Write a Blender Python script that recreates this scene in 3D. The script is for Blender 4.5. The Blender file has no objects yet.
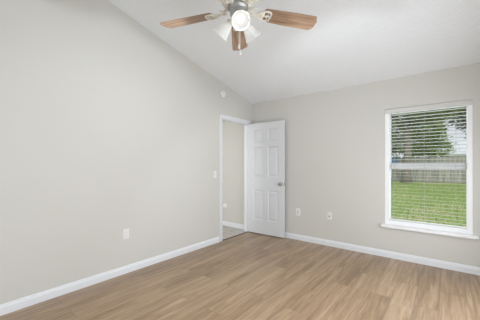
import bpy, bmesh, math, random
from mathutils import Vector, Matrix
R = math.radians
random.seed(7)
S = bpy.context.scene
C = S.collection

# ------------------------------------------------------------------ camera, sky, lights, exposure
YAW = R(38.67)
cam_d = bpy.data.cameras.new('camera')
cam = bpy.data.objects.new('camera', cam_d)
C.objects.link(cam)
cam.location = (2.935, -4.039, 1.262)
cam.rotation_euler = (R(90), 0, YAW)
cam_d.sensor_width = 36.0
cam_d.lens = 258.7 / 480 * 36
cam_d.shift_y = 5.28 / 480
cam_d.clip_start = 0.02
cam_d.clip_end = 400
S.camera = cam
S.view_settings.view_transform = 'Standard'
S.view_settings.look = 'None'
S.view_settings.gamma = 1
S.view_settings.use_curve_mapping = False
S.view_settings.exposure = 0.04

W = bpy.data.worlds.new('overcast_sky')
S.world = W
W.use_nodes = True
wn = W.node_tree
bg = wn.nodes['Background']
bg.inputs['Color'].default_value = (0.87, 0.93, 1.0, 1)
bg.inputs['Strength'].default_value = 0.85

sun_d = bpy.data.lights.new('sun', 'SUN')
sun_d.energy = 1.7
sun_d.angle = R(25)
sun_d.color = (1.0, 0.97, 0.9)
sun = bpy.data.objects.new('sun', sun_d)
C.objects.link(sun)
sun.rotation_euler = (R(35), R(25), 0)


def area(name, loc, rot, sx, sy, power, col=(1, 1, 1)):
    d = bpy.data.lights.new(name, 'AREA')
    d.shape = 'RECTANGLE'
    d.size, d.size_y = sx, sy
    d.energy = power
    d.color = col
    o = bpy.data.objects.new(name, d)
    C.objects.link(o)
    o.location = loc
    o.rotation_euler = rot
    return o


COOL = (0.93, 0.985, 1.06)
# unseen fill lights added at made-up openings in the rear and right walls
area('rear_fill', (0.80, -4.97, 1.15), (R(90), 0, 0), 1.2, 2.0, 10, COOL)
area('side_fill', (3.57, -3.05, 0.95), (0, R(90), 0), 1.3, 2.0, 31, COOL)
area('side_fill', (3.57, -1.40, 0.90), (0, R(90), 0), 1.2, 1.2, 28, COOL)
# daylight entering through the front window
area('front_daylight', (2.72, 0.30, 1.22), (R(-90), 0, 0), 1.0, 1.7, 8, (0.93, 0.98, 1.04))
# unseen fill light added to brighten the hallway end wall
area('hall_fill', (-0.85, -2.6, 1.35), (R(90), 0, 0), 1.2, 2.0, 27, (0.97, 0.985, 1.0))

# ------------------------------------------------------------------ materials
def new_mat(name):
    m = bpy.data.materials.new(name)
    m.use_nodes = True
    return m, m.node_tree.nodes, m.node_tree.links, m.node_tree.nodes['Principled BSDF']


def simple(name, col, rough=0.5, metal=0.0, var=0.04, scale=20, bump=0.0, bscale=200, bdist=0.002, trans=0.0):
    m, N, L, p = new_mat(name)
    tc = N.new('ShaderNodeTexCoord')
    no = N.new('ShaderNodeTexNoise')
    no.inputs['Scale'].default_value = scale
    no.inputs['Detail'].default_value = 3
    L.new(tc.outputs['Object'], no.inputs['Vector'])
    mx = N.new('ShaderNodeMix')
    mx.data_type = 'RGBA'
    mx.inputs['A'].default_value = tuple(c * (1 - var) for c in col) + (1,)
    mx.inputs['B'].default_value = tuple(min(1, c * (1 + var)) for c in col) + (1,)
    L.new(no.outputs['Fac'], mx.inputs['Factor'])
    L.new(mx.outputs['Result'], p.inputs['Base Color'])
    p.inputs['Roughness'].default_value = rough
    p.inputs['Metallic'].default_value = metal
    if trans:
        p.inputs['Transmission Weight'].default_value = trans
    if bump:
        b2 = N.new('ShaderNodeTexNoise')
        b2.inputs['Scale'].default_value = bscale
        b2.inputs['Detail'].default_value = 4
        L.new(tc.outputs['Object'], b2.inputs['Vector'])
        bp = N.new('ShaderNodeBump')
        bp.inputs['Strength'].default_value = bump
        bp.inputs['Distance'].default_value = bdist
        L.new(b2.outputs['Fac'], bp.inputs['Height'])
        L.new(bp.outputs['Normal'], p.inputs['Normal'])
    return m


M = {}
M['wall'] = simple('greige_wall_paint', (0.63, 0.613, 0.565), 0.75, var=0.01, scale=2, bump=0.15, bscale=120, bdist=0.002)
M['hall_wall'] = simple('warm_wall_paint', (0.63, 0.612, 0.565), 0.75, var=0.01, scale=2)
M['ceiling'] = simple('white_textured_ceiling', (0.825, 0.84, 0.85), 0.9, var=0.03, scale=45, bump=0.7, bscale=38, bdist=0.008)
M['trim'] = simple('white_semi_gloss_paint', (0.78, 0.79, 0.805), 0.35, var=0.01)
M['door'] = simple('white_door_paint', (0.69, 0.695, 0.705), 0.38, var=0.01)
M['vinyl'] = simple('white_vinyl', (0.89, 0.89, 0.89), 0.35, var=0.01)
M['valance'] = simple('off_white_valance', (0.64, 0.625, 0.59), 0.5, var=0.01)
M['slat'] = simple('white_slat', (0.62, 0.62, 0.59), 0.45, var=0.01)
M['cord'] = simple('pale_cord', (0.55, 0.55, 0.52), 0.7)
M['plate'] = simple('white_plastic', (0.80, 0.79, 0.77), 0.4, var=0.01)
M['plate_grey'] = simple('greige_plastic', (0.66, 0.64, 0.61), 0.45, var=0.01)
M['dark'] = simple('dark_slot', (0.06, 0.06, 0.06), 0.6)
M['nickel'] = simple('satin_nickel', (0.36, 0.35, 0.33), 0.32, 1.0)
M['pewter'] = simple('brushed_pewter', (0.42, 0.42, 0.41), 0.42, 0.75)
M['cream'] = simple('antique_cream_enamel', (0.80, 0.76, 0.66), 0.4, var=0.06, scale=60)
M['fob'] = simple('white_fob', (0.85, 0.84, 0.80), 0.35)
M['threshold'] = simple('dark_threshold', (0.13, 0.09, 0.065), 0.5)


def wood_floor():
    m, N, L, p = new_mat('oak_plank_floor')
    tc = N.new('ShaderNodeTexCoord')
    mp = N.new('ShaderNodeMapping')
    mp.inputs['Rotation'].default_value = (0, 0, R(90))
    L.new(tc.outputs['Object'], mp.inputs['Vector'])
    def brick(c1, c2, mortar, ms):
        b = N.new('ShaderNodeTexBrick')
        b.offset = 0.37
        b.offset_frequency = 2
        b.inputs['Scale'].default_value = 1
        b.inputs['Brick Width'].default_value = 1.22
        b.inputs['Row Height'].default_value = 0.18
        b.inputs['Mortar Size'].default_value = ms
        b.inputs['Mortar Smooth'].default_value = 0.3
        b.inputs['Bias'].default_value = 0
        b.inputs['Color1'].default_value = c1
        b.inputs['Color2'].default_value = c2
        b.inputs['Mortar'].default_value = mortar
        L.new(mp.outputs['Vector'], b.inputs['Vector'])
        return b
    b = brick((0, 0, 0, 1), (1, 1, 1, 1), (0.5, 0.5, 0.5, 1), 0.0)
    seam = brick((1, 1, 1, 1), (1, 1, 1, 1), (0, 0, 0, 1), 0.0022)
    # per-plank shift of the grain
    sh = N.new('ShaderNodeVectorMath')
    sh.operation = 'MULTIPLY_ADD'
    L.new(b.outputs['Color'], sh.inputs[0])
    sh.inputs[1].default_value = (7.3, 3.1, 0)
    L.new(mp.outputs['Vector'], sh.inputs[2])
    def noise(scale, vec, detail=5, rough=0.6, dist=0.0):
        mm = N.new('ShaderNodeMapping')
        mm.inputs['Scale'].default_value = vec
        L.new(sh.outputs['Vector'], mm.inputs['Vector'])
        n = N.new('ShaderNodeTexNoise')
        n.inputs['Scale'].default_value = scale
        n.inputs['Detail'].default_value = detail
        n.inputs['Roughness'].default_value = rough
        n.inputs['Distortion'].default_value = dist
        L.new(mm.outputs['Vector'], n.inputs['Vector'])
        return n
    streak = noise(1, (1.1, 19, 1), 6, 0.68, 0.9)
    fine = noise(1, (5, 75, 1), 4, 0.7)
    cr = N.new('ShaderNodeValToRGB')
    e = cr.color_ramp.elements
    e[0].position, e[0].color = 0.31, (0.195, 0.119, 0.058, 1)
    e[1].position, e[1].color = 0.71, (0.475, 0.332, 0.205, 1)
    k = e.new(0.5)
    k.color = (0.338, 0.219, 0.124, 1)
    a1 = N.new('ShaderNodeMath'); a1.operation = 'MULTIPLY_ADD'
    L.new(fine.outputs['Fac'], a1.inputs[0]); a1.inputs[1].default_value = 0.42
    L.new(streak.outputs['Fac'], a1.inputs[2])
    a2 = N.new('ShaderNodeMath'); a2.operation = 'MULTIPLY_ADD'
    L.new(b.outputs['Color'], a2.inputs[0]); a2.inputs[1].default_value = 0.11
    L.new(a1.outputs[0], a2.inputs[2])
    a3 = N.new('ShaderNodeMath'); a3.operation = 'SUBTRACT'
    L.new(a2.outputs[0], a3.inputs[0]); a3.inputs[1].default_value = 0.268
    L.new(a3.outputs[0], cr.inputs['Fac'])
    mx = N.new('ShaderNodeMix'); mx.data_type = 'RGBA'
    mx.inputs['A'].default_value = (0.19, 0.125, 0.075, 1)
    L.new(cr.outputs['Color'], mx.inputs['B'])
    L.new(seam.outputs['Color'], mx.inputs['Factor'])
    L.new(mx.outputs['Result'], p.inputs['Base Color'])
    p.inputs['Roughness'].default_value = 0.30
    p.inputs['Specular IOR Level'].default_value = 0.75
    bp = N.new('ShaderNodeBump')
    bp.inputs['Strength'].default_value = 0.25
    bp.inputs['Distance'].default_value = 0.002
    L.new(a1.outputs[0], bp.inputs['Height'])
    L.new(bp.outputs['Normal'], p.inputs['Normal'])
    return m


def tile_floor():
    m, N, L, p = new_mat('grey_tile_floor')
    tc = N.new('ShaderNodeTexCoord')
    b = N.new('ShaderNodeTexBrick')
    b.offset = 0.5
    b.inputs['Scale'].default_value = 1
    b.inputs['Brick Width'].default_value = 0.60
    b.inputs['Row Height'].default_value = 0.15
    b.inputs['Mortar Size'].default_value = 0.006
    b.inputs['Color1'].default_value = (0.47, 0.43, 0.39, 1)
    b.inputs['Color2'].default_value = (0.53, 0.495, 0.455, 1)
    b.inputs['Mortar'].default_value = (0.22, 0.20, 0.18, 1)
    L.new(tc.outputs['Object'], b.inputs['Vector'])
    L.new(b.outputs['Color'], p.inputs['Base Color'])
    p.inputs['Roughness'].default_value = 0.4
    return m


def blade_wood():
    m, N, L, p = new_mat('weathered_oak_blade')
    tc = N.new('ShaderNodeTexCoord')
    mp = N.new('ShaderNodeMapping')
    mp.inputs['Scale'].default_value = (3, 38, 1)
    L.new(tc.outputs['Object'], mp.inputs['Vector'])
    n = N.new('ShaderNodeTexNoise')
    n.inputs['Scale'].default_value = 1
    n.inputs['Detail'].default_value = 5
    n.inputs['Distortion'].default_value = 0.5
    L.new(mp.outputs['Vector'], n.inputs['Vector'])
    cr = N.new('ShaderNodeValToRGB')
    e = cr.color_ramp.elements
    e[0].position, e[0].color = 0.3, (0.215, 0.125, 0.076, 1)
    e[1].position, e[1].color = 0.72, (0.53, 0.355, 0.235, 1)
    L.new(n.outputs['Fac'], cr.inputs['Fac'])
    L.new(cr.outputs['Color'], p.inputs['Base Color'])
    p.inputs['Roughness'].default_value = 0.45
    return m


def shade_glass():
    m, N, L, p = new_mat('frosted_white_glass')
    out = N['Material Output']
    p.inputs['Base Color'].default_value = (0.93, 0.93, 0.92, 1)
    p.inputs['Roughness'].default_value = 0.3
    tr = N.new('ShaderNodeBsdfTranslucent')
    tr.inputs['Color'].default_value = (0.95, 0.95, 0.94, 1)
    no = N.new('ShaderNodeTexNoise')
    no.inputs['Scale'].default_value = 30
    mr = N.new('ShaderNodeMapRange')
    mr.inputs['To Min'].default_value = 0.45
    mr.inputs['To Max'].default_value = 0.50
    L.new(no.outputs['Fac'], mr.inputs['Value'])
    mx = N.new('ShaderNodeMixShader')
    L.new(mr.outputs['Result'], mx.inputs['Fac'])
    L.new(p.outputs[0], mx.inputs[1])
    L.new(tr.outputs[0], mx.inputs[2])
    L.new(mx.outputs[0], out.inputs['Surface'])
    return m


def bulb_mat():
    m, N, L, p = new_mat('lit_bulb')
    p.inputs['Base Color'].default_value = (0.95, 0.95, 0.93, 1)
    p.inputs['Emission Color'].default_value = (1.0, 0.97, 0.92, 1)
    p.inputs['Emission Strength'].default_value = 1.0
    return m


def pane_mat():
    m, N, L, p = new_mat('window_glass')
    out = N['Material Output']
    t = N.new('ShaderNodeBsdfTransparent')
    t.inputs['Color'].default_value = (0.96, 0.97, 0.965, 1)
    g = N.new('ShaderNodeBsdfGlossy')
    g.inputs['Roughness'].default_value = 0.02
    fr = N.new('ShaderNodeFresnel')
    fr.inputs['IOR'].default_value = 1.45
    mx = N.new('ShaderNodeMixShader')
    L.new(fr.outputs[0], mx.inputs['Fac'])
    L.new(t.outputs[0], mx.inputs[1])
    L.new(g.outputs[0], mx.inputs[2])
    L.new(mx.outputs[0], out.inputs['Surface'])
    return m


def lawn_mat():
    m, N, L, p = new_mat('lawn_grass')
    tc = N.new('ShaderNodeTexCoord')
    def noise(s, d=4):
        n = N.new('ShaderNodeTexNoise')
        n.inputs['Scale'].default_value = s
        n.inputs['Detail'].default_value = d
        L.new(tc.outputs['Object'], n.inputs['Vector'])
        return n
    a, b = noise(0.55), noise(9, 6)
    cr = N.new('ShaderNodeValToRGB')
    e = cr.color_ramp.elements
    e[0].position, e[0].color = 0.3, (0.19, 0.31, 0.065, 1)
    e[1].position, e[1].color = 0.72, (0.42, 0.53, 0.17, 1)
    L.new(b.outputs['Fac'], cr.inputs['Fac'])
    r2 = N.new('ShaderNodeValToRGB')
    r2.color_ramp.elements[0].position = 0.46
    r2.color_ramp.elements[1].position = 0.62
    L.new(a.outputs['Fac'], r2.inputs['Fac'])
    mul = N.new('ShaderNodeMath'); mul.operation = 'MULTIPLY'; mul.inputs[1].default_value = 0.75
    L.new(r2.outputs['Color'], mul.inputs[0])
    mx = N.new('ShaderNodeMix'); mx.data_type = 'RGBA'
    L.new(mul.outputs[0], mx.inputs['Factor'])
    L.new(cr.outputs['Color'], mx.inputs['A'])
    mx.inputs['B'].default_value = (0.52, 0.48, 0.26, 1)
    L.new(mx.outputs['Result'], p.inputs['Base Color'])
    p.inputs['Roughness'].default_value = 0.9
    p.inputs['Specular IOR Level'].default_value = 0.1
    return m


def leaf_mat(name, c1, c2):
    m, N, L, p = new_mat(name)
    out = N['Material Output']
    g = N.new('ShaderNodeNewGeometry')
    cr = N.new('ShaderNodeValToRGB')
    cr.color_ramp.elements[0].color = c1 + (1,)
    cr.color_ramp.elements[1].color = c2 + (1,)
    L.new(g.outputs['Random Per Island'], cr.inputs['Fac'])
    L.new(cr.outputs['Color'], p.inputs['Base Color'])
    p.inputs['Roughness'].default_value = 0.55
    t = N.new('ShaderNodeBsdfTranslucent')
    L.new(cr.outputs['Color'], t.inputs['Color'])
    mx = N.new('ShaderNodeMixShader')
    mx.inputs['Fac'].default_value = 0.35
    L.new(p.outputs[0], mx.inputs[1]); L.new(t.outputs[0], mx.inputs[2])
    L.new(mx.outputs[0], out.inputs['Surface'])
    return m


def fence_mat():
    m, N, L, p = new_mat('weathered_grey_boards')
    tc = N.new('ShaderNodeTexCoord')
    mp = N.new('ShaderNodeMapping')
    mp.inputs['Scale'].default_value = (7, 7, 0.6)
    L.new(tc.outputs['Object'], mp.inputs['Vector'])
    n = N.new('ShaderNodeTexNoise')
    n.inputs['Scale'].default_value = 1.2
    n.inputs['Detail'].default_value = 5
    L.new(mp.outputs['Vector'], n.inputs['Vector'])
    cr = N.new('ShaderNodeValToRGB')
    e = cr.color_ramp.elements
    e[0].position, e[0].color = 0.3, (0.27, 0.255, 0.24, 1)
    e[1].position, e[1].color = 0.7, (0.56, 0.54, 0.51, 1)
    L.new(n.outputs['Fac'], cr.inputs['Fac'])
    L.new(cr.outputs['Color'], p.inputs['Base Color'])
    p.inputs['Roughness'].default_value = 0.9
    return m


M['floor'] = wood_floor()
M['tile'] = tile_floor()
M['blade'] = blade_wood()
M['shade'] = shade_glass()
M['bulb'] = bulb_mat()
M['pane'] = pane_mat()
M['lawn'] = lawn_mat()
M['fence'] = fence_mat()
M['oak_leaf'] = leaf_mat('oak_leaves', (0.10, 0.16, 0.05), (0.32, 0.40, 0.15))
M['bush_leaf'] = leaf_mat('bright_leaves', (0.20, 0.34, 0.08), (0.44, 0.58, 0.18))
M['dark_leaf'] = leaf_mat('dark_leaves', (0.05, 0.085, 0.04), (0.16, 0.22, 0.11))
M['grass'] = leaf_mat('grass_blades', (0.20, 0.33, 0.07), (0.44, 0.55, 0.18))
M['bark'] = simple('grey_bark', (0.25, 0.225, 0.20), 0.95, var=0.35, scale=9, bump=0.6, bscale=12, bdist=0.05)
M['siding'] = simple('pale_blue_siding', (0.62, 0.68, 0.76), 0.8)
M['roofing'] = simple('light_grey_roofing', (0.70, 0.73, 0.78), 0.8, var=0.06)
M['tarp'] = simple('blue_tarp', (0.12, 0.27, 0.55), 0.5, var=0.15)

# ------------------------------------------------------------------ mesh helpers
def box(bm, x0, x1, y0, y1, z0, z1, mat=None):
    vs = [bm.verts.new((x, y, z)) for x in (x0, x1) for y in (y0, y1) for z in (z0, z1)]
    fs = []
    for f in ((0, 1, 3, 2), (4, 6, 7, 5), (0, 4, 5, 1), (2, 3, 7, 6), (0, 2, 6, 4), (1, 5, 7, 3)):
        fs.append(bm.faces.new([vs[i] for i in f]))
    if mat is not None:
        for v in vs:
            v.co = mat @ v.co
    return vs


def prism(bm, pts, a0, a1, axis='x'):
    """polygon pts extruded along axis ('x': pts are (y,z); 'y': (x,z); 'z': (x,y))"""
    def mk(p, a):
        return {'x': (a, p[0], p[1]), 'y': (p[0], a, p[1]), 'z': (p[0], p[1], a)}[axis]
    lo = [bm.verts.new(mk(p, a0)) for p in pts]
    hi = [bm.verts.new(mk(p, a1)) for p in pts]
    n = len(pts)
    bm.faces.new(lo); bm.faces.new(hi[::-1])
    for i in range(n):
        bm.faces.new((lo[i], hi[i], hi[(i + 1) % n], lo[(i + 1) % n]))
    return lo + hi


def lathe(bm, prof, n=32, mat=None):
    """prof list of (r, z); revolved about z"""
    rings = []
    for r, z in prof:
        if r < 1e-6:
            rings.append([bm.verts.new((0, 0, z))])
        else:
            rings.append([bm.verts.new((r * math.cos(2 * math.pi * k / n), r * math.sin(2 * math.pi * k / n), z)) for k in range(n)])
    for a, b in zip(rings, rings[1:]):
        for k in range(n):
            k2 = (k + 1) % n
            if len(a) == 1 and len(b) == 1:
                continue
            if len(a) == 1:
                bm.faces.new((a[0], b[k2], b[k]))
            elif len(b) == 1:
                bm.faces.new((a[k], a[k2], b[0]))
            else:
                bm.faces.new((a[k], a[k2], b[k2], b[k]))
    if mat is not None:
        for ring in rings:
            for v in ring:
                v.co = mat @ v.co
    return rings


def tube(bm, pts, r, n=8, closed=False):
    pts = [Vector(p) for p in pts]
    rr = r if isinstance(r, (list, tuple)) else [r] * len(pts)
    rings = []
    m = len(pts)
    for i, p in enumerate(pts):
        if closed:
            t = pts[(i + 1) % m] - pts[i - 1]
        else:
            t = pts[min(i + 1, m - 1)] - pts[max(i - 1, 0)]
        t.normalize()
        up = Vector((0, 0, 1)) if abs(t.z) < 0.9 else Vector((1, 0, 0))
        a = t.cross(up).normalized()
        b = a.cross(t).normalized()
        rings.append([bm.verts.new(p + rr[i] * (a * math.cos(2 * math.pi * k / n) + b * math.sin(2 * math.pi * k / n))) for k in range(n)])
    pairs = list(zip(rings, rings[1:])) + ([(rings[-1], rings[0])] if closed else [])
    for a, b in pairs:
        for k in range(n):
            bm.faces.new((a[k], a[(k + 1) % n], b[(k + 1) % n], b[k]))
    if not closed:
        bm.faces.new(rings[0][::-1]); bm.faces.new(rings[-1])


def obj(name, bm, mat, parent=None, bevel=0.0, smooth=False, loc=None, segs=2):
    bmesh.ops.recalc_face_normals(bm, faces=bm.faces[:])
    me = bpy.data.meshes.new(name)
    bm.to_mesh(me)
    bm.free()
    me.materials.append(mat)
    if smooth:
        for p in me.polygons:
            p.use_smooth = True
    o = bpy.data.objects.new(name, me)
    C.objects.link(o)
    if parent:
        o.parent = parent
    if loc:
        o.location = loc
    if bevel:
        b = o.modifiers.new('bevel', 'BEVEL')
        b.width = bevel
        b.segments = segs
        b.limit_method = 'ANGLE'
    return o


def empty(name, loc=(0, 0, 0), rot=(0, 0, 0)):
    o = bpy.data.objects.new(name, None)
    C.objects.link(o)
    o.empty_display_size = 0.1
    o.location = loc
    o.rotation_euler = rot
    return o


def tag(o, label, cat, group=None, kind=None):
    o['label'] = label
    o['category'] = cat
    if group: o['group'] = group
    if kind: o['kind'] = kind
    return o


def struct(o, label=None, cat=None):
    o['kind'] = 'structure'
    if label: o['label'] = label
    if cat: o['category'] = cat
    return o


B = bmesh.new
# ------------------------------------------------------------------ room shell
H, SL = 2.44, 0.238          # eave height at the window wall, rise of the ceiling per metre
XR, YR = 3.62, -5.05         # right wall, rear wall
T = 0.115
DY0, DY1, DZ = -0.860, -0.080, 2.052     # rough doorway in the left wall
WX0, WX1, WZ0, WZ1 = 2.266, 3.170, 0.455, 2.03   # window opening
WT = 0.17
ceil = lambda y: H - SL * y

bm = B(); box(bm, 0.0, XR, YR, 0.0, -0.10, 0.0)
floor = struct(obj('floor', bm, M['floor']), 'light brown oak plank floor of the empty bedroom', 'floor')
bm = B(); box(bm, -1.6, 0.0, -3.2, 0.0, -0.10, 0.0)
struct(obj('floor_hall', bm, M['tile']), 'grey tile floor of the hallway beyond the doorway', 'floor')

bm = B()
prism(bm, [(YR, 0), (DY0, 0), (DY0, ceil(DY0)), (YR, ceil(YR))], -T, 0)
prism(bm, [(DY0, DZ), (DY1, DZ), (DY1, ceil(DY1)), (DY0, ceil(DY0))], -T, 0)
prism(bm, [(DY1, 0), (0, 0), (0, H), (DY1, ceil(DY1))], -T, 0)
struct(obj('wall_left', bm, M['wall']), 'long pale greige side wall with the doorway at its far end', 'wall')

bm = B()
box(bm, -1.6, 0.0, 0, WT, 0, H)
struct(obj('wall_hall', bm, M['hall_wall']), 'warm off-white end wall of the hallway beyond the doorway', 'wall')
bm = B()
box(bm, 0.0, WX0, 0, WT, 0, H + 0.05)
box(bm, WX1, XR + 0.12, 0, WT, 0, H + 0.05)
box(bm, WX0, WX1, 0, WT, 0, WZ0)
box(bm, WX0, WX1, 0, WT, WZ1, H + 0.05)
struct(obj('wall_back', bm, M['wall']), 'greige wall with the window and the open door against it', 'wall')
SY0, SY1, SZ0, SZ1 = -4.15, -0.75, 0.20, 1.70     # made-up opening in the right wall for the side fill lights
bm = B()
prism(bm, [(YR, 0), (SY0, 0), (SY0, ceil(SY0)), (YR, ceil(YR))], XR, XR + 0.12)
prism(bm, [(SY1, 0), (0, 0), (0, H), (SY1, ceil(SY1))], XR, XR + 0.12)
prism(bm, [(SY0, SZ1), (SY1, SZ1), (SY1, ceil(SY1)), (SY0, ceil(SY0))], XR, XR + 0.12)
prism(bm, [(SY0, 0), (SY1, 0), (SY1, SZ0), (SY0, SZ0)], XR, XR + 0.12)
struct(obj('wall_right', bm, M['wall']), 'greige wall to the right of the window, outside the view', 'wall')
# rear wall with a made-up opening for the rear fill light
RX0, RX1, RZ1 = 0.12, 1.48, 2.15
bm = B()
zr = ceil(YR) + 0.05
box(bm, -T, RX0, YR - 0.12, YR, 0, zr)
box(bm, RX1, XR + 0.12, YR - 0.12, YR, 0, zr)
box(bm, RX0, RX1, YR - 0.12, YR, RZ1, zr)
struct(obj('wall_rear', bm, M['wall']), 'greige wall behind the viewer around an added glazed opening', 'wall')
bm = B()
prism(bm, [(YR - 0.12, ceil(YR - 0.12)), (WT, ceil(WT)), (WT, ceil(WT) + 0.1), (YR - 0.12, ceil(YR - 0.12) + 0.1)], -T, XR + 0.12)
struct(obj('ceiling', bm, M['ceiling']), 'white textured ceiling sloping up from the window wall', 'ceiling')
bm = B()
box(bm, -1.6, -T, -3.2, WT, H, H + 0.08)
struct(obj('ceiling_hall', bm, M['ceiling']), 'flat white hallway ceiling beyond the doorway', 'ceiling')
bm = B()
box(bm, -1.72, -1.6, -3.2, WT, 0, H)
box(bm, -1.6, -T, -3.32, -3.2, 0, H)
struct(obj('wall_hall_side', bm, M['hall_wall']), 'hallway walls hidden beside the doorway', 'wall')


# baseboards: stepped profile
def base_profile(h=0.089, t=0.014):
    return [(0, 0), (t, 0), (t, h * 0.70), (t * 0.72, h * 0.78), (t * 0.60, h * 0.93), (t * 0.30, h), (0, h)]


bm = B(); prism(bm, base_profile(), YR, DY0 - 0.062, 'y')
struct(obj('baseboard_left', bm, M['trim']), 'white baseboard along the long left wall', 'baseboard')
bm = B(); prism(bm, [(-a, b) for a, b in base_profile()], 0.016, XR, 'x')
struct(obj('baseboard_back', bm, M['trim']), 'white baseboard running under the window wall', 'baseboard')
bm = B(); prism(bm, [(-a, b) for a, b in base_profile()], -1.6, -T, 'x')
struct(obj('baseboard_hall', bm, M['trim']), 'white baseboard of the hallway end wall seen through the doorway', 'baseboard')
bm = B(); prism(bm, [(XR - a, b) for a, b in base_profile()], YR, -0.015, 'y')
struct(obj('baseboard_right', bm, M['trim']), 'white baseboard of the right wall', 'baseboard')

# doorway jamb and casing (trim_1)
bm = B()
J = 0.018
box(bm, -T - 0.002, 0.002, DY0, DY0 + J, 0, DZ)
box(bm, -T - 0.002, 0.002, DY1 - J, DY1, 0, DZ)
box(bm, -T - 0.002, 0.002, DY0, DY1, DZ - J, DZ)
# door stops
box(bm, -0.075, -0.040, DY0 + J, DY0 + J + 0.011, 0, DZ - J)
box(bm, -0.075, -0.040, DY1 - J - 0.011, DY1 - J, 0, DZ - J)
box(bm, -0.075, -0.040, DY0 + J, DY1 - J, DZ - J - 0.011, DZ - J)
jamb = struct(obj('trim_1', bm, M['trim'], bevel=0.001), 'white painted casing and jamb around the hallway doorway', 'door casing')
cw = 0.058
for k, (y0, y1) in enumerate(((DY0 + 0.005 - cw, DY0 + 0.005), (DY1 - 0.005, DY1 - 0.005 + cw))):
    s = 1 if k == 0 else -1
    yo, yi = (y0, y1) if k == 0 else (y1, y0)
    bm = B()
    w = yi - yo
    prism(bm, [(0.0, yo), (0.016, yo), (0.017, yo + w * 0.25), (0.012, yo + w * 0.55), (0.009, yo + w * 0.9), (0.006, yi), (0, yi)], 0, DZ - 0.005, 'z')
    obj('casing', bm, M['trim'], jamb)
bm = B()
zb = DZ - 0.005
prism(bm, [(0.0, zb), (0.006, zb), (0.009, zb + cw * 0.1), (0.012, zb + cw * 0.45), (0.017, zb + cw * 0.75), (0.016, zb + cw), (0, zb + cw)], DY0 + 0.005 - cw, DY1 - 0.005 + cw, 'y')
obj('casing', bm, M['trim'], jamb)
sp = B(); box(sp, -0.030, -0.006, DY0 + J - 0.001, DY0 + J + 0.0015, 0.90, 0.965)
o = obj('strike_plate', sp, M['nickel'], jamb); o['label'] = 'satin metal strike plate'
# same casing on the hall side is out of view; threshold strip between tile and planks
bm = B(); prism(bm, [(-0.028, 0), (0.004, 0), (0.002, 0.006), (-0.024, 0.006)], DY0 + J, DY1 - J, 'y')
struct(obj('trim_2', bm, M['threshold']), 'thin dark transition strip between hall tile and plank floor', 'threshold')

# ------------------------------------------------------------------ six panel door
DW, DH, DT = 0.737, 2.026, 0.035


def panel_door_bm():
    bm = B()
    xs = [0, 0.112, 0.320, 0.417, 0.625, DW]
    zs = [0, 0.250, 0.800, 1.035, 1.580, 1.665, 1.905, DH]
    rows = (1, 3, 5)
    for side in (0, 1):
        y0 = 0.0 if side == 0 else DT
        sg = 1 if side == 0 else -1
        for i in range(5):
            for j in range(7):
                x0, x1, z0, z1 = xs[i], xs[i + 1], zs[j], zs[j + 1]
                if i in (1, 3) and j in rows:
                    steps = [(0.0, 0.0), (0.010, 0.009), (0.020, 0.010), (0.046, 0.003)]
                    rings = []
                    for ins, dp in steps:
                        rings.append([bm.verts.new((x, y0 + sg * dp, z)) for x, z in ((x0 + ins, z0 + ins), (x1 - ins, z0 + ins), (x1 - ins, z1 - ins), (x0 + ins, z1 - ins))])
                    for a, b in zip(rings, rings[1:]):
                        for k in range(4):
                            bm.faces.new((a[k], a[(k + 1) % 4], b[(k + 1) % 4], b[k]))
                    bm.faces.new(rings[-1])
                else:
                    bm.faces.new([bm.verts.new((x, y0, z)) for x, z in ((x0, z0), (x1, z0), (x1, z1), (x0, z1))])
    for x in (0, DW):
        for j in range(7):
            bm.faces.new([bm.verts.new(c) for c in ((x, 0, zs[j]), (x, DT, zs[j]), (x, DT, zs[j + 1]), (x, 0, zs[j + 1]))])
    for z in (0, DH):
        for i in range(5):
            bm.faces.new([bm.verts.new(c) for c in ((xs[i], 0, z), (xs[i + 1], 0, z), (xs[i + 1], DT, z), (xs[i], DT, z))])
    bmesh.ops.remove_doubles(bm, verts=bm.verts[:], dist=0.0002)
    return bm


door = obj('door_1', panel_door_bm(), M['door'])
struct(door, 'white six-panel door standing open against the window wall', 'door')
door.location = (0.010, -0.124, 0.012)
door.rotation_euler = (0, 0, R(2.2))
kx, kz = DW - 0.062, 0.925
for side in (0, 1):
    bm = B()
    rot = Matrix.Translation((kx, 0 if side == 0 else DT, kz)) @ Matrix.Rotation(R(90 if side == 0 else -90), 4, 'X')
    lathe(bm, [(0, 0), (0.031, 0.0), (0.032, 0.004), (0.026, 0.009), (0.012, 0.011), (0.011, 0.026), (0.018, 0.031), (0.0265, 0.039), (0.028, 0.047), (0.025, 0.055), (0.014, 0.060), (0, 0.061)], 28, rot)
    o = obj('door_knob', bm, M['nickel'], door, smooth=True)
    o['label'] = 'round satin nickel knob'
bm = B(); box(bm, DW - 0.0005, DW + 0.002, 0.006, 0.030, kz - 0.028, kz + 0.028)
obj('latch_plate', bm, M['nickel'], door)
for hz in (0.20, 1.01, 1.80):
    bm = B()
    lathe(bm, [(0, 0), (0.0055, 0), (0.0055, 0.088), (0, 0.088)], 12, Matrix.Translation((-0.006, DT + 0.004, hz)))
    box(bm, -0.0045, 0.0005, 0.004, DT, hz, hz + 0.088)
    o = obj('hinge', bm, M['nickel'], door)
    o['label'] = 'satin nickel hinge'

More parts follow.
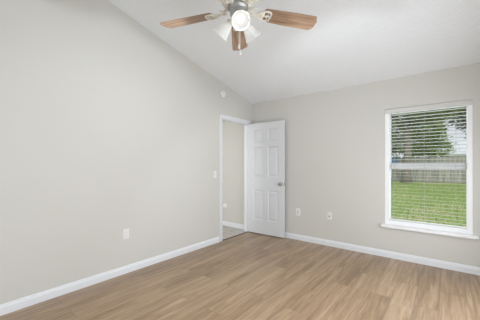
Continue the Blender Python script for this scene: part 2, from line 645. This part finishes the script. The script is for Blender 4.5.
# ------------------------------------------------------------------ window
bm = B()
fw, fy0, fy1 = 0.050, 0.006, 0.150
box(bm, WX0, WX0 + fw, fy0, fy1, WZ0, WZ1)
box(bm, WX1 - fw, WX1, fy0, fy1, WZ0, WZ1)
box(bm, WX0 + fw, WX1 - fw, fy0, fy1, WZ1 - fw, WZ1)
box(bm, WX0 + fw, WX1 - fw, fy0, fy1, WZ0, WZ0 + 0.055)
win = struct(obj('window_1', bm, M['vinyl'], bevel=0.003), 'white single-hung window with blinds looking onto the lawn', 'window')
bm = B(); box(bm, WX0 + fw, WX1 - fw, 0.085, 0.140, 1.212, 1.287); box(bm, 2.66, 2.78, 0.073, 0.087, 1.262, 1.276)
obj('meeting_rail', bm, M['vinyl'], win, bevel=0.003)
bm = B(); box(bm, WX0 + fw, WX1 - fw, 0.122, 0.127, 1.285, WZ1 - fw); obj('pane', bm, M['pane'], win)
bm = B(); box(bm, WX0 + fw, WX1 - fw, 0.100, 0.105, WZ0 + 0.055, 1.214); obj('pane', bm, M['pane'], win)
bm = B()
box(bm, WX0 - 0.038, WX1 + 0.044, -0.058, 0.0, WZ0 - 0.034, WZ0)
box(bm, WX0, WX1, 0.0, fy0, WZ0 - 0.001, WZ0 + 0.001)
obj('window_sill', bm, M['vinyl'], win, bevel=0.006, segs=3)
bm = B(); box(bm, WX0 - 0.02, WX1 + 0.026, -0.012, -0.0005, WZ0 - 0.056, WZ0 - 0.034)
obj('sill_moulding', bm, M['trim'], win, bevel=0.003)

# blinds
bl = empty('window_blind', (2.718, 0.036, WZ1))
tag(bl, 'white two-inch slatted blind lowered with slats open in the window', 'blind')
hw = 0.3985
bm = B(); box(bm, -hw, hw, -0.022, 0.030, -0.048, -0.008); obj('headrail', bm, M['slat'], bl, bevel=0.002)
bm = B(); box(bm, -0.446, 0.446, -0.046, -0.034, -0.062, -0.004); obj('valance', bm, M['valance'], bl, bevel=0.003)
bm = B()
ns = 33
ztop, zbot = -0.085, -(WZ1 - WZ0) + 0.060
for k in range(ns):
    z = ztop + (zbot - ztop) * k / ns
    prof = []
    for q in range(6):
        u = -0.025 + 0.05 * q / 5
        prof.append((u, z + 0.0012 * (1 - (u / 0.025) ** 2) - u * math.tan(R(4.5))))
    low = [(a, b - 0.0017) for a, b in prof[::-1]]
    prism(bm, prof + low, -hw, hw, 'x')
obj('slat_panel', bm, M['slat'], bl)
bm = B(); box(bm, -hw, hw, -0.026, 0.026, zbot - 0.016, zbot + 0.004); obj('bottom_rail', bm, M['slat'], bl, bevel=0.004)
for x in (-0.345, -0.01, 0.30):
    bm = B()
    for y in (-0.0275, 0.0275):
        tube(bm, [(x, y, -0.05), (x, y, zbot)], 0.0009, 6)
    obj('ladder_cord', bm, M['cord'], bl)
bm = B()
tube(bm, [(-0.375, -0.036, -0.05), (-0.375, -0.036, -0.87)], 0.0042, 8)
tube(bm, [(-0.375, -0.036, -0.87), (-0.375, -0.036, -0.93)], 0.006, 8)
obj('tilt_wand', bm, M['cord'], bl)

# unseen glazed doors, added to frame the rear fill light
bm = B()
for x0, x1 in ((RX0, RX0 + 0.07), (RX1 - 0.07, RX1)):
    box(bm, x0, x1, YR - 0.10, YR - 0.03, 0, RZ1)
box(bm, RX0, RX1, YR - 0.10, YR - 0.03, RZ1 - 0.07, RZ1)
box(bm, RX0, RX1, YR - 0.10, YR - 0.03, 0, 0.07)
rw = struct(obj('added_window_rear', bm, M['vinyl'], bevel=0.003), 'made-up glazed doors behind the viewer, added for the fill light', 'window')
bm = B(); box(bm, RX0 + 0.07, RX1 - 0.07, YR - 0.07, YR - 0.065, 0.07, RZ1 - 0.07); obj('pane', bm, M['pane'], rw)

# unseen right wall window, added to frame the side fill lights
bm = B()
for y0, y1 in ((SY0, SY0 + 0.06), (-2.42, -2.36), (SY1 - 0.06, SY1)):
    box(bm, XR + 0.03, XR + 0.10, y0, y1, SZ0, SZ1)
box(bm, XR + 0.03, XR + 0.10, SY0, SY1, SZ1 - 0.06, SZ1)
box(bm, XR + 0.03, XR + 0.10, SY0, SY1, SZ0, SZ0 + 0.06)
sw = struct(obj('added_window_right', bm, M['vinyl'], bevel=0.003), 'made-up wide window outside the view, added for the fill lights', 'window')
bm = B(); box(bm, XR + 0.06, XR + 0.065, SY0 + 0.06, SY1 - 0.06, SZ0 + 0.06, SZ1 - 0.06); obj('pane', bm, M['pane'], sw)

# ------------------------------------------------------------------ wall fittings
def on_wall(name, wall, a, z):
    """frame whose local +y points into the room, x runs along the wall"""
    if wall == 'left':
        return empty(name, (0.0, a, z), (0, 0, R(-90)))
    return empty(name, (a, 0.0, z), (0, 0, R(180)))


def plate_bm(w=0.070, h=0.115, t=0.006):
    bm = B()
    rings = []
    for ins, y in ((0, 0.0), (0, t * 0.5), (0.004, t)):
        rings.append([bm.verts.new(c) for c in ((-w / 2 + ins, y, -h / 2 + ins), (w / 2 - ins, y, -h / 2 + ins), (w / 2 - ins, y, h / 2 - ins), (-w / 2 + ins, y, h / 2 - ins))])
    for a, b in zip(rings, rings[1:]):
        for k in range(4):
            bm.faces.new((a[k], a[(k + 1) % 4], b[(k + 1) % 4], b[k]))
    bm.faces.new(rings[-1]); bm.faces.new(rings[0])
    return bm


def duplex(root):
    obj('cover_plate', plate_bm(), M['plate'], root)
    for z in (0.020, -0.020):
        bm = B()
        pts = [(0.0165 * math.cos(a), z + 0.014 * math.copysign(min(abs(math.sin(a)), 0.9), math.sin(a))) for a in [2 * math.pi * k / 20 for k in range(20)]]
        prism(bm, pts, 0.0055, 0.0085, 'y')
        rc = obj('receptacle', bm, M['plate'], root)
        bm = B()
        box(bm, -0.0075, -0.0055, 0.0084, 0.0088, z - 0.001, z + 0.007)
        box(bm, 0.0055, 0.0075, 0.0084, 0.0088, z - 0.001, z + 0.007)
        box(bm, -0.002, 0.002, 0.0084, 0.0088, z - 0.009, z - 0.005)
        o = obj('slot', bm, M['dark'], rc)
        o['label'] = 'dark plug slots'
    bm = B(); lathe(bm, [(0, 0.0), (0.0035, 0.0), (0.0025, 0.0015), (0, 0.0015)], 12, Matrix.Translation((0, 0.0055, 0)) @ Matrix.Rotation(R(-90), 4, 'X'))
    obj('screw', bm, M['plate'], root)


t = on_wall('wall_outlet', 'left', -2.508, 0.458)
tag(t, 'white duplex outlet low on the long left wall', 'outlet', 'wall outlets'); duplex(t)

t = on_wall('wall_outlet', 'back', 0.962, 0.470)
tag(t, 'white framed outlet with greige insert, nearest the open door on the window wall', 'outlet', 'wall outlets')
obj('cover_plate', plate_bm(0.078, 0.120), M['plate'], t)
bm = B(); box(bm, -0.0185, 0.0185, 0.004, 0.0078, -0.038, 0.038)
ins = obj('insert', bm, M['plate_grey'], t, bevel=0.001); ins['label'] = 'greige rectangular insert'

t = on_wall('wall_outlet', 'back', 1.498, 0.468)
tag(t, 'white cover plate with dark centre jack between outlet and window', 'outlet', 'wall outlets')
obj('cover_plate', plate_bm(), M['plate'], t)
bm = B(); lathe(bm, [(0.0, 0), (0.009, 0), (0.009, 0.006), (0.006, 0.006), (0.006, 0.012), (0, 0.012)], 16, Matrix.Translation((0.0, 0.005, -0.004)) @ Matrix.Rotation(R(-90), 4, 'X'))
o = obj('jack', bm, M['dark'], t); o['label'] = 'dark jack in the middle'
for z in (0.042, -0.042):
    bm = B(); lathe(bm, [(0, 0.0), (0.0035, 0.0), (0.0025, 0.0015), (0, 0.0015)], 12, Matrix.Translation((0, 0.0055, z)) @ Matrix.Rotation(R(-90), 4, 'X'))
    obj('screw', bm, M['plate'], t)

t = on_wall('light_switch', 'left', -1.020, 1.113)
tag(t, 'white light switch on the left wall beside the doorway', 'light switch')
obj('cover_plate', plate_bm(), M['plate'], t)
bm = B(); prism(bm, [(0.005, -0.012), (0.0075, -0.012), (0.017, 0.006), (0.014, 0.010), (0.005, 0.012)], -0.005, 0.005, 'x')
obj('toggle', bm, M['plate'], t)
for z in (0.030, -0.030):
    bm = B(); lathe(bm, [(0, 0.0), (0.0035, 0.0), (0.0025, 0.0015), (0, 0.0015)], 12, Matrix.Translation((0, 0.0055, z)) @ Matrix.Rotation(R(-90), 4, 'X'))
    obj('screw', bm, M['plate'], t)

t = on_wall('smoke_detector', 'left', -0.856, 2.453)
tag(t, 'round white smoke detector high on the left wall above the doorway', 'smoke detector')
RX = Matrix.Rotation(R(-90), 4, 'X')
bm = B(); lathe(bm, [(0, 0), (0.066, 0), (0.066, 0.012), (0.062, 0.014), (0, 0.014)], 32, RX)
obj('mounting_ring', bm, M['plate'], t, smooth=False)
bm = B(); lathe(bm, [(0.056, 0.014), (0.062, 0.018), (0.060, 0.036), (0.050, 0.046), (0.030, 0.050), (0, 0.051)], 32, RX)
obj('cover', bm, M['plate'], t, smooth=True)
bm = B(); lathe(bm, [(0, 0.050), (0.010, 0.050), (0.010, 0.053), (0, 0.053)], 16, Matrix.Translation((0.018, 0, 0.0)) @ RX)
obj('test_button', bm, M['plate_grey'], t)

t = on_wall('wall_bumper', 'back', -0.700, 0.409)
tag(t, 'small round white bumper low on the hallway wall beyond the doorway', 'wall bumper')
bm = B(); lathe(bm, [(0, 0), (0.050, 0), (0.052, 0.008), (0.046, 0.016), (0, 0.016)], 28, RX)
obj('base_disc', bm, M['plate'], t, smooth=False)
bm = B(); lathe(bm, [(0.034, 0.016), (0.036, 0.030), (0.030, 0.040), (0.016, 0.044), (0, 0.044)], 28, RX)
obj('cap', bm, M['plate'], t, smooth=True)

# ------------------------------------------------------------------ ceiling fan
FX, FY, FZ = 1.679, -2.494, 2.454
fan = empty('ceiling_fan', (FX, FY, ceil(FY)))
tag(fan, 'five-blade ceiling fan with wooden blades, cream brackets and three glass lights', 'ceiling fan')
ztop = ceil(FY)
Z = lambda z: z - ztop           # world height to the fan's own frame
AW = R(90) + YAW - 0.0243        # direction of the far blade

bm = B()
tilt = Matrix.Rotation(-math.atan(SL), 4, 'X')
lathe(bm, [(0, 0.0), (0.072, 0.0), (0.074, -0.012), (0.060, -0.05), (0.034, -0.075), (0.018, -0.082), (0, -0.082)], 32, Matrix.Translation((0, 0, -0.001)) @ tilt)
obj('canopy', bm, M['cream'], fan, smooth=True)
bm = B(); tube(bm, [(0, 0, Z(2.62)), (0, 0, -0.05)], 0.0135, 16); obj('downrod', bm, M['pewter'], fan, smooth=True)
bm = B()
lathe(bm, [(0, Z(2.645)), (0.03, Z(2.645)), (0.055, Z(2.63)), (0.105, Z(2.612)), (0.128, Z(2.59)), (0.132, Z(2.545)), (0.120, Z(2.525)), (0.124, Z(2.512)), (0.112, Z(2.495)), (0.085, Z(2.485)), (0, Z(2.485))], 40)
obj('motor_housing', bm, M['cream'], fan, smooth=True)
bm = B()
lathe(bm, [(0, Z(2.487)), (0.078, Z(2.487)), (0.078, Z(2.468)), (0.064, Z(2.462)), (0.060, Z(2.455)), (0.060, Z(2.418)), (0.050, Z(2.404)), (0.030, Z(2.396)), (0, Z(2.395))], 40)
obj('switch_housing', bm, M['pewter'], fan, smooth=True)

def blade_mesh():
    bm = B()
    n = 14
    top, out = [], []
    x0, x1 = 0.215, 0.680
    for k in range(n + 1):
        u = k / n
        x = x0 + (x1 - x0) * u
        w = 0.063 + 0.014 * math.sin(u * math.pi * 0.55)
        out.append((x, w))
    up = out[:-1] + [(x1 - 0.012, 0.062), (x1 - 0.001, 0.040)]
    dn = out[:-1]
    pts = [(x0 - 0.012, 0.040)] + up + [(x1 - 0.004, -0.030), (x1 - 0.020, -0.050)] + [(x, -w) for x, w in dn[::-1]] + [(x0 - 0.012, -0.040)]
    prism(bm, pts, -0.003, 0.003, 'z')
    return bm


def bracket_mesh():
    bm = B()
    # arm from the motor, then a triangular open scroll plate under the blade root
    tube(bm, [(0.070, 0, 0.026), (0.100, 0, 0.016), (0.130, 0, -0.002), (0.165, 0, -0.010)], [0.011, 0.010, 0.009, 0.009], 10)
    loop = [(0.150, 0.0), (0.172, 0.026), (0.205, 0.043), (0.238, 0.048), (0.262, 0.038), (0.268, 0.0), (0.262, -0.038), (0.238, -0.048), (0.205, -0.043), (0.172, -0.026)]
    tube(bm, [(x, y, -0.009) for x, y in loop], 0.0075, 8, closed=True)
    prism(bm, [(0.148, -0.012), (0.148, 0.012), (0.200, 0.040), (0.212, 0.040), (0.212, -0.040), (0.200, -0.040)], -0.012, -0.0085, 'z')
    tube(bm, [(0.160, 0, -0.009), (0.268, 0, -0.009)], 0.006, 8)
    for s in (1, -1):
        # curled scrolls beside the arm
        pts = []
        for k in range(15):
            a = k / 14 * 2 * math.pi * 0.9
            r = 0.020 - 0.0009 * k
            pts.append((0.125 + r * math.cos(a + 0.4), s * (0.028 + r * math.sin(a + 0.4)), 0.004))
        tube(bm, pts, 0.0048, 7)
        tube(bm, [(0.220, 0, -0.009), (0.245, s * 0.020, -0.009), (0.238, s * 0.046, -0.009)], 0.0045, 7)
    return bm


b0 = None
for k in range(5):
    a = AW + k * R(72)
    mt = Matrix.Translation((0, 0, Z(FZ))) @ Matrix.Rotation(a, 4, 'Z')
    if b0 is None:
        b0 = obj('blade', blade_mesh(), M['blade'], fan, bevel=0.0015)
        k0 = obj('blade_bracket', bracket_mesh(), M['cream'], fan, smooth=True)
        bo, ko = b0, k0
    else:
        bo = b0.copy(); C.objects.link(bo); bo.parent = fan
        ko = k0.copy(); C.objects.link(ko); ko.parent = fan
    bo.matrix_local = mt @ Matrix.Rotation(R(-12), 4, 'X')
    ko.matrix_local = mt @ Matrix.Rotation(R(-12), 4, 'X')

# light kit: hub, three arms, flared glass shades, bulbs
bm = B()
lathe(bm, [(0, Z(2.397)), (0.044, Z(2.397)), (0.046, Z(2.385)), (0.038, Z(2.362)), (0.020, Z(2.348)), (0.010, Z(2.340)), (0, Z(2.338))], 32)
obj('light_hub', bm, M['cream'], fan, smooth=True)
LK = R(-90) + YAW + R(8)
sh0 = None
for k in range(3):
    a = LK + k * R(120)
    base = Matrix.Translation((0, 0, Z(2.385))) @ Matrix.Rotation(a, 4, 'Z')
    bm = B()
    tube(bm, [(0.030, 0, 0), (0.048, 0, 0.004), (0.064, 0, -0.004)], 0.009, 10)
    # fitter cup, axis 45 degrees outward and down
    ax = Matrix.Translation((0.060, 0, 0.0)) @ Matrix.Rotation(R(135), 4, 'Y')
    lathe(bm, [(0, -0.004), (0.020, -0.004), (0.027, 0.006), (0.028, 0.026), (0.024, 0.026), (0.022, 0.008), (0, 0.006)], 24, ax)
    arm = obj('light_arm', bm, M['cream'], fan, smooth=True)
    arm.matrix_local = base
    if sh0 is None:
        bm = B()
        prof = [(0.026, 0.016), (0.030, 0.026), (0.038, 0.048), (0.047, 0.078), (0.056, 0.108), (0.066, 0.134), (0.069, 0.138)]
        inner = [(r - 0.003, z) for r, z in prof[::-1]]
        lathe(bm, prof + inner, 36, ax)
        sh0 = so = obj('lamp_shade', bm, M['shade'], fan, smooth=True)
        bm = B()
        lathe(bm, [(0, 0.008), (0.013, 0.010), (0.013, 0.036), (0.020, 0.054), (0.029, 0.075), (0.030, 0.090), (0.024, 0.106), (0.012, 0.115), (0, 0.117)], 24, ax)
        bu0 = bo = obj('bulb', bm, M['bulb'], fan, smooth=True)
    else:
        so = sh0.copy(); C.objects.link(so); so.parent = fan
        bo = bu0.copy(); C.objects.link(bo); bo.parent = fan
    so.matrix_local = base
    bo.matrix_local = base
    so['label'] = 'flared frosted white glass shade'
    ld = bpy.data.lights.new('fan_lamp', 'SPOT')
    ld.spot_size = R(152)
    ld.spot_blend = 0.25
    ld.energy = 29
    ld.color = COOL
    ld.shadow_soft_size = 0.05
    lo = bpy.data.objects.new('fan_lamp', ld)
    C.objects.link(lo)
    lp = Matrix.Translation((FX, FY, ztop)) @ base @ ax @ Vector((0, 0, 0.130))
    lo.location = lp
    lo.rotation_euler = (base @ ax @ Matrix.Rotation(R(180), 4, 'X')).to_euler()

for (dx, dy, zl, big) in ((0.009, 0.001, 2.165, 0), (0.010, 0.012, 2.122, 1)):
    bm = B()
    tube(bm, [(dx, dy, Z(2.350)), (dx, dy, Z(zl + 0.02))], 0.0017, 6)
    ch = obj('pull_chain', bm, M['fob'], fan)
    bm = B()
    if big:
        lathe(bm, [(0, 0.030), (0.004, 0.028), (0.007, 0.016), (0.013, 0.004), (0.014, -0.006), (0.009, -0.010), (0, -0.011)], 16, Matrix.Translation((dx, dy, Z(zl))))
    else:
        lathe(bm, [(0, 0.026), (0.004, 0.022), (0.009, 0.008), (0.010, -0.002), (0.006, -0.008), (0, -0.009)], 16, Matrix.Translation((dx, dy, Z(zl))))
    obj('fob', bm, M['fob'], ch, smooth=True)

# ------------------------------------------------------------------ outdoors
GZ = -0.15
bm = B(); box(bm, -45, 50, WT, 90, GZ - 0.2, GZ)
struct(obj('lawn', bm, M['lawn']), 'mown green back lawn with dry patches outside the window', 'lawn')

rg = random.Random(3)
bm = B()
for k in range(26000):
    y = 2.0 + 17.6 * rg.random() ** 0.9
    x = 1.0 + (rg.random() - 0.5) * (7 + y * 0.35)
    h = 0.03 + 0.045 * rg.random()
    a = rg.random() * 6.28
    w = 0.006 + 0.010 * rg.random()
    lx, ly = (rg.random() - 0.5) * 0.05, (rg.random() - 0.5) * 0.05
    c, s = math.cos(a) * w, math.sin(a) * w
    v = [bm.verts.new(p) for p in ((x - c, y - s, GZ), (x + c, y + s, GZ), (x + lx * .5 + c * .6, y + ly * .5 + s * .6, GZ + h * .6), (x + lx, y + ly, GZ + h), (x + lx * .5 - c * .6, y + ly * .5 - s * .6, GZ + h * .6))]
    bm.faces.new(v)
me = bpy.data.meshes.new('grass'); bm.to_mesh(me); bm.free(); me.materials.append(M['grass'])
go = bpy.data.objects.new('grass', me); C.objects.link(go)
tag(go, 'short green grass blades growing over the lawn', 'grass', kind='stuff')

# fence parallel to the window wall
FYN, FH = 22.2, 2.10
fence = empty('wooden_fence', (1.5, FYN, GZ))
tag(fence, 'weathered grey wooden board fence at the far edge of the lawn', 'fence')
rg = random.Random(5)
pw = 2.44
for k in range(-6, 7):
    bm = B()
    n = 17
    for i in range(n):
        w = pw / n
        x = k * pw + i * w
        h = FH + rg.uniform(-0.05, 0.05)
        yo = rg.uniform(-0.006, 0.006)
        pts = [(x + 0.005, 0.04), (x + w - 0.005, 0.04), (x + w - 0.005, h - 0.04), (x + w - 0.035, h), (x + 0.035, h), (x + 0.005, h - 0.04)]
        prism(bm, pts, yo, yo + 0.018, 'y')
    for z in (0.35, 1.05, 1.75):
        box(bm, k * pw, (k + 1) * pw, 0.024, 0.062, z, z + 0.09)
    obj('board_panel', bm, M['fence'], fence)
    bm = B(); box(bm, k * pw - 0.045, k * pw + 0.045, 0.03, 0.12, 0, FH - 0.05)
    obj('post', bm, M['fence'], fence, bevel=0.005)

# folded blue tarp over the fence
bm = B()
pts = []
for q in range(9):
    u = q / 8
    pts.append((-0.035 - 0.03 * math.sin(u * 7), GZ + 1.50 + u * 0.62))
prism(bm, [(FYN + a - 0.02, b) for a, b in pts] + [(FYN + a - 0.028, b) for a, b in pts[::-1]], -1.35, -0.42, 'x')
tag(obj('folded_tarp', bm, M['tarp']), 'blue tarp hanging over the fence at the left edge of the window', 'tarp')


def tree(name, label, base, trunk_h, trunk_r, crowns, leaf, nleaf, lsize, seed, group=None, lean=(0, 0)):
    rg = random.Random(seed)
    root = empty(name, base)
    tag(root, label, 'tree', 'trees around the fence')
    bm = B()
    pts, rr = [], []
    for q in range(9):
        u = q / 8
        pts.append((lean[0] * u * u + 0.05 * math.sin(u * 5 + seed), lean[1] * u + 0.05 * math.cos(u * 4 + seed), trunk_h * u - 0.03))
        rr.append(trunk_r * ((1.45 if q == 0 else 1.1 if q == 1 else 1.0) - 0.35 * u))
    tube(bm, pts, rr, 12)
    top = Vector(pts[-1])
    for (cx, cy, cz, ax, ay, az) in crowns:
        end = Vector((cx, cy, cz))
        st = Vector(pts[rg.randint(5, 8)])
        mid = (st + end) / 2 + Vector((rg.uniform(-.2, .2), rg.uniform(-.2, .2), rg.uniform(-.1, .3)))
        tube(bm, [st, mid, end, end + (end - mid) * 0.5], [trunk_r * 0.42, trunk_r * 0.32, trunk_r * 0.2, trunk_r * 0.06], 8)
    obj('trunk', bm, M['bark'], root, smooth=True)
    bm = B()
    vol = [c[3] * c[4] * c[5] for c in crowns]
    tot = sum(v ** 0.67 for v in vol)
    for c, v in zip(crowns, vol):
        cx, cy, cz, ax, ay, az = c
        n = int(nleaf * v ** 0.67 / tot)
        nc = max(10, n // 45)
        cl = []
        for _ in range(nc):
            while True:
                p = Vector((rg.uniform(-1, 1), rg.uniform(-1, 1), rg.uniform(-1, 1)))
                if 0.25 < p.length < 1:
                    break
            p = p.normalized() * (p.length ** 0.5)
            cl.append(Vector((cx + p.x * ax, cy + p.y * ay, cz + p.z * az)))
        for _ in range(n):
            o = rg.choice(cl) + Vector((rg.gauss(0, .22), rg.gauss(0, .22), rg.gauss(0, .17)))
            d = Vector((rg.gauss(0, 1), rg.gauss(0, 1), rg.gauss(0, .6))).normalized()
            e = d.cross(Vector((rg.gauss(0, 1), rg.gauss(0, 1), rg.gauss(0, 1)))).normalized()
            s = lsize * rg.uniform(0.7, 1.3)
            w = s * 0.42
            nrm = d.cross(e) * s * 0.15
            vv = [bm.verts.new(o - d * s), bm.verts.new(o + e * w + nrm), bm.verts.new(o + d * s), bm.verts.new(o - e * w + nrm)]
            bm.faces.new(vv)
    me = bpy.data.meshes.new('crown'); bm.to_mesh(me); bm.free(); me.materials.append(leaf)
    co = bpy.data.objects.new('crown', me); C.objects.link(co); co.parent = root
    return root


tree('oak_tree', 'oak with thick grey trunk standing in front of the fence', (0.42, 20.6, GZ), 5.0, 0.33,
     [(-1.8, 0, 4.3, 1.4, 1.5, 1.4), (0, 0.3, 6.6, 2.4, 2.2, 1.6), (1.9, -0.2, 6.0, 1.7, 1.8, 1.2), (-2.4, 0.4, 6.6, 1.6, 1.8, 1.5), (0.4, -0.3, 5.1, 1.2, 1.2, 0.7), (-3.4, 0.4, 3.4, 1.1, 1.2, 1.2)],
     M['oak_leaf'], 15000, 0.10, 11)
tree('maple_tree', 'bright green bushy tree leaning over the middle of the fence', (1.75, 24.6, GZ), 3.2, 0.16,
     [(-0.9, 0, 3.4, 1.4, 1.3, 1.3), (0.3, 0, 3.1, 1.2, 1.2, 1.1), (-0.4, 0.2, 4.9, 1.5, 1.3, 1.2)],
     M['bush_leaf'], 8000, 0.10, 12)
tree('maple_tree', 'dark tree hanging over the fence at the right edge of the window', (5.2, 24.4, GZ), 4.6, 0.18,
     [(-0.9, 0, 5.5, 1.4, 1.3, 1.0), (0.5, 0, 4.9, 0.9, 1.2, 1.0), (-0.55, 0, 4.3, 0.45, 0.8, 0.6), (-1.4, 0.3, 6.8, 1.5, 1.5, 1.0), (0.4, 0, 7.4, 1.7, 1.5, 1.2)],
     M['dark_leaf'], 7500, 0.10, 13)
tree('pine_tree', 'tall dark tree rising behind the bright bushy tree', (1.8, 33.5, GZ), 7.0, 0.24,
     [(0, 0, 7.6, 2.3, 2, 1.6), (3.4, 0, 7.2, 1.5, 1.8, 1.1), (-2.2, 0, 7.2, 1.7, 1.8, 1.5), (1.8, 0, 8.4, 1.6, 1.8, 1.3), (0.4, 0, 9.6, 2.4, 2, 1.4), (-0.6, 0.1, 5.4, 1.6, 1.4, 1.2)],
     M['dark_leaf'], 9500, 0.12, 14)
tree('laurel_tree', 'dense green tree behind the fence to the left of the oak', (-3.4, 28.4, GZ), 3.5, 0.22,
     [(0, 0, 3.6, 2.2, 1.2, 1.6), (1.8, 0, 4.6, 1.7, 1.1, 1.5), (0.8, 0, 6.4, 2.0, 1.1, 1.5), (3.0, 0.3, 2.6, 1.2, 1.0, 1.1), (-2, 0, 5.0, 1.8, 1.1, 1.6)],
     M['oak_leaf'], 9000, 0.11, 15)

# neighbour's house behind the fence
house = empty('neighbour_house', (6.9, 42.0, GZ))
tag(house, 'pale blue house with light grey roof behind the fence at right', 'house')
bm = B(); box(bm, -4.2, 5.5, 0, 8, 0, 3.1); prism(bm, [(0, 3.1), (8, 3.1), (4, 5.0)], -4.2, 5.5, 'x'); obj('wall', bm, M['siding'], house)
bm = B()
prism(bm, [(-0.6, 2.83), (4, 5.02), (8.6, 2.83), (8.6, 2.98), (4, 5.2), (-0.6, 2.98)], -4.6, 5.9, 'x')
obj('roof', bm, M['roofing'], house)
for x in (-2.6, 0.6, 3.4):
    bm = B(); box(bm, x - .55, x + .55, -0.05, 0.02, 1.0, 2.4); w_ = obj('window', bm, M['vinyl'], house)
    bm = B(); box(bm, x - .48, x + .48, -0.06, -0.05, 1.07, 2.33); obj('pane', bm, M['dark'], w_)
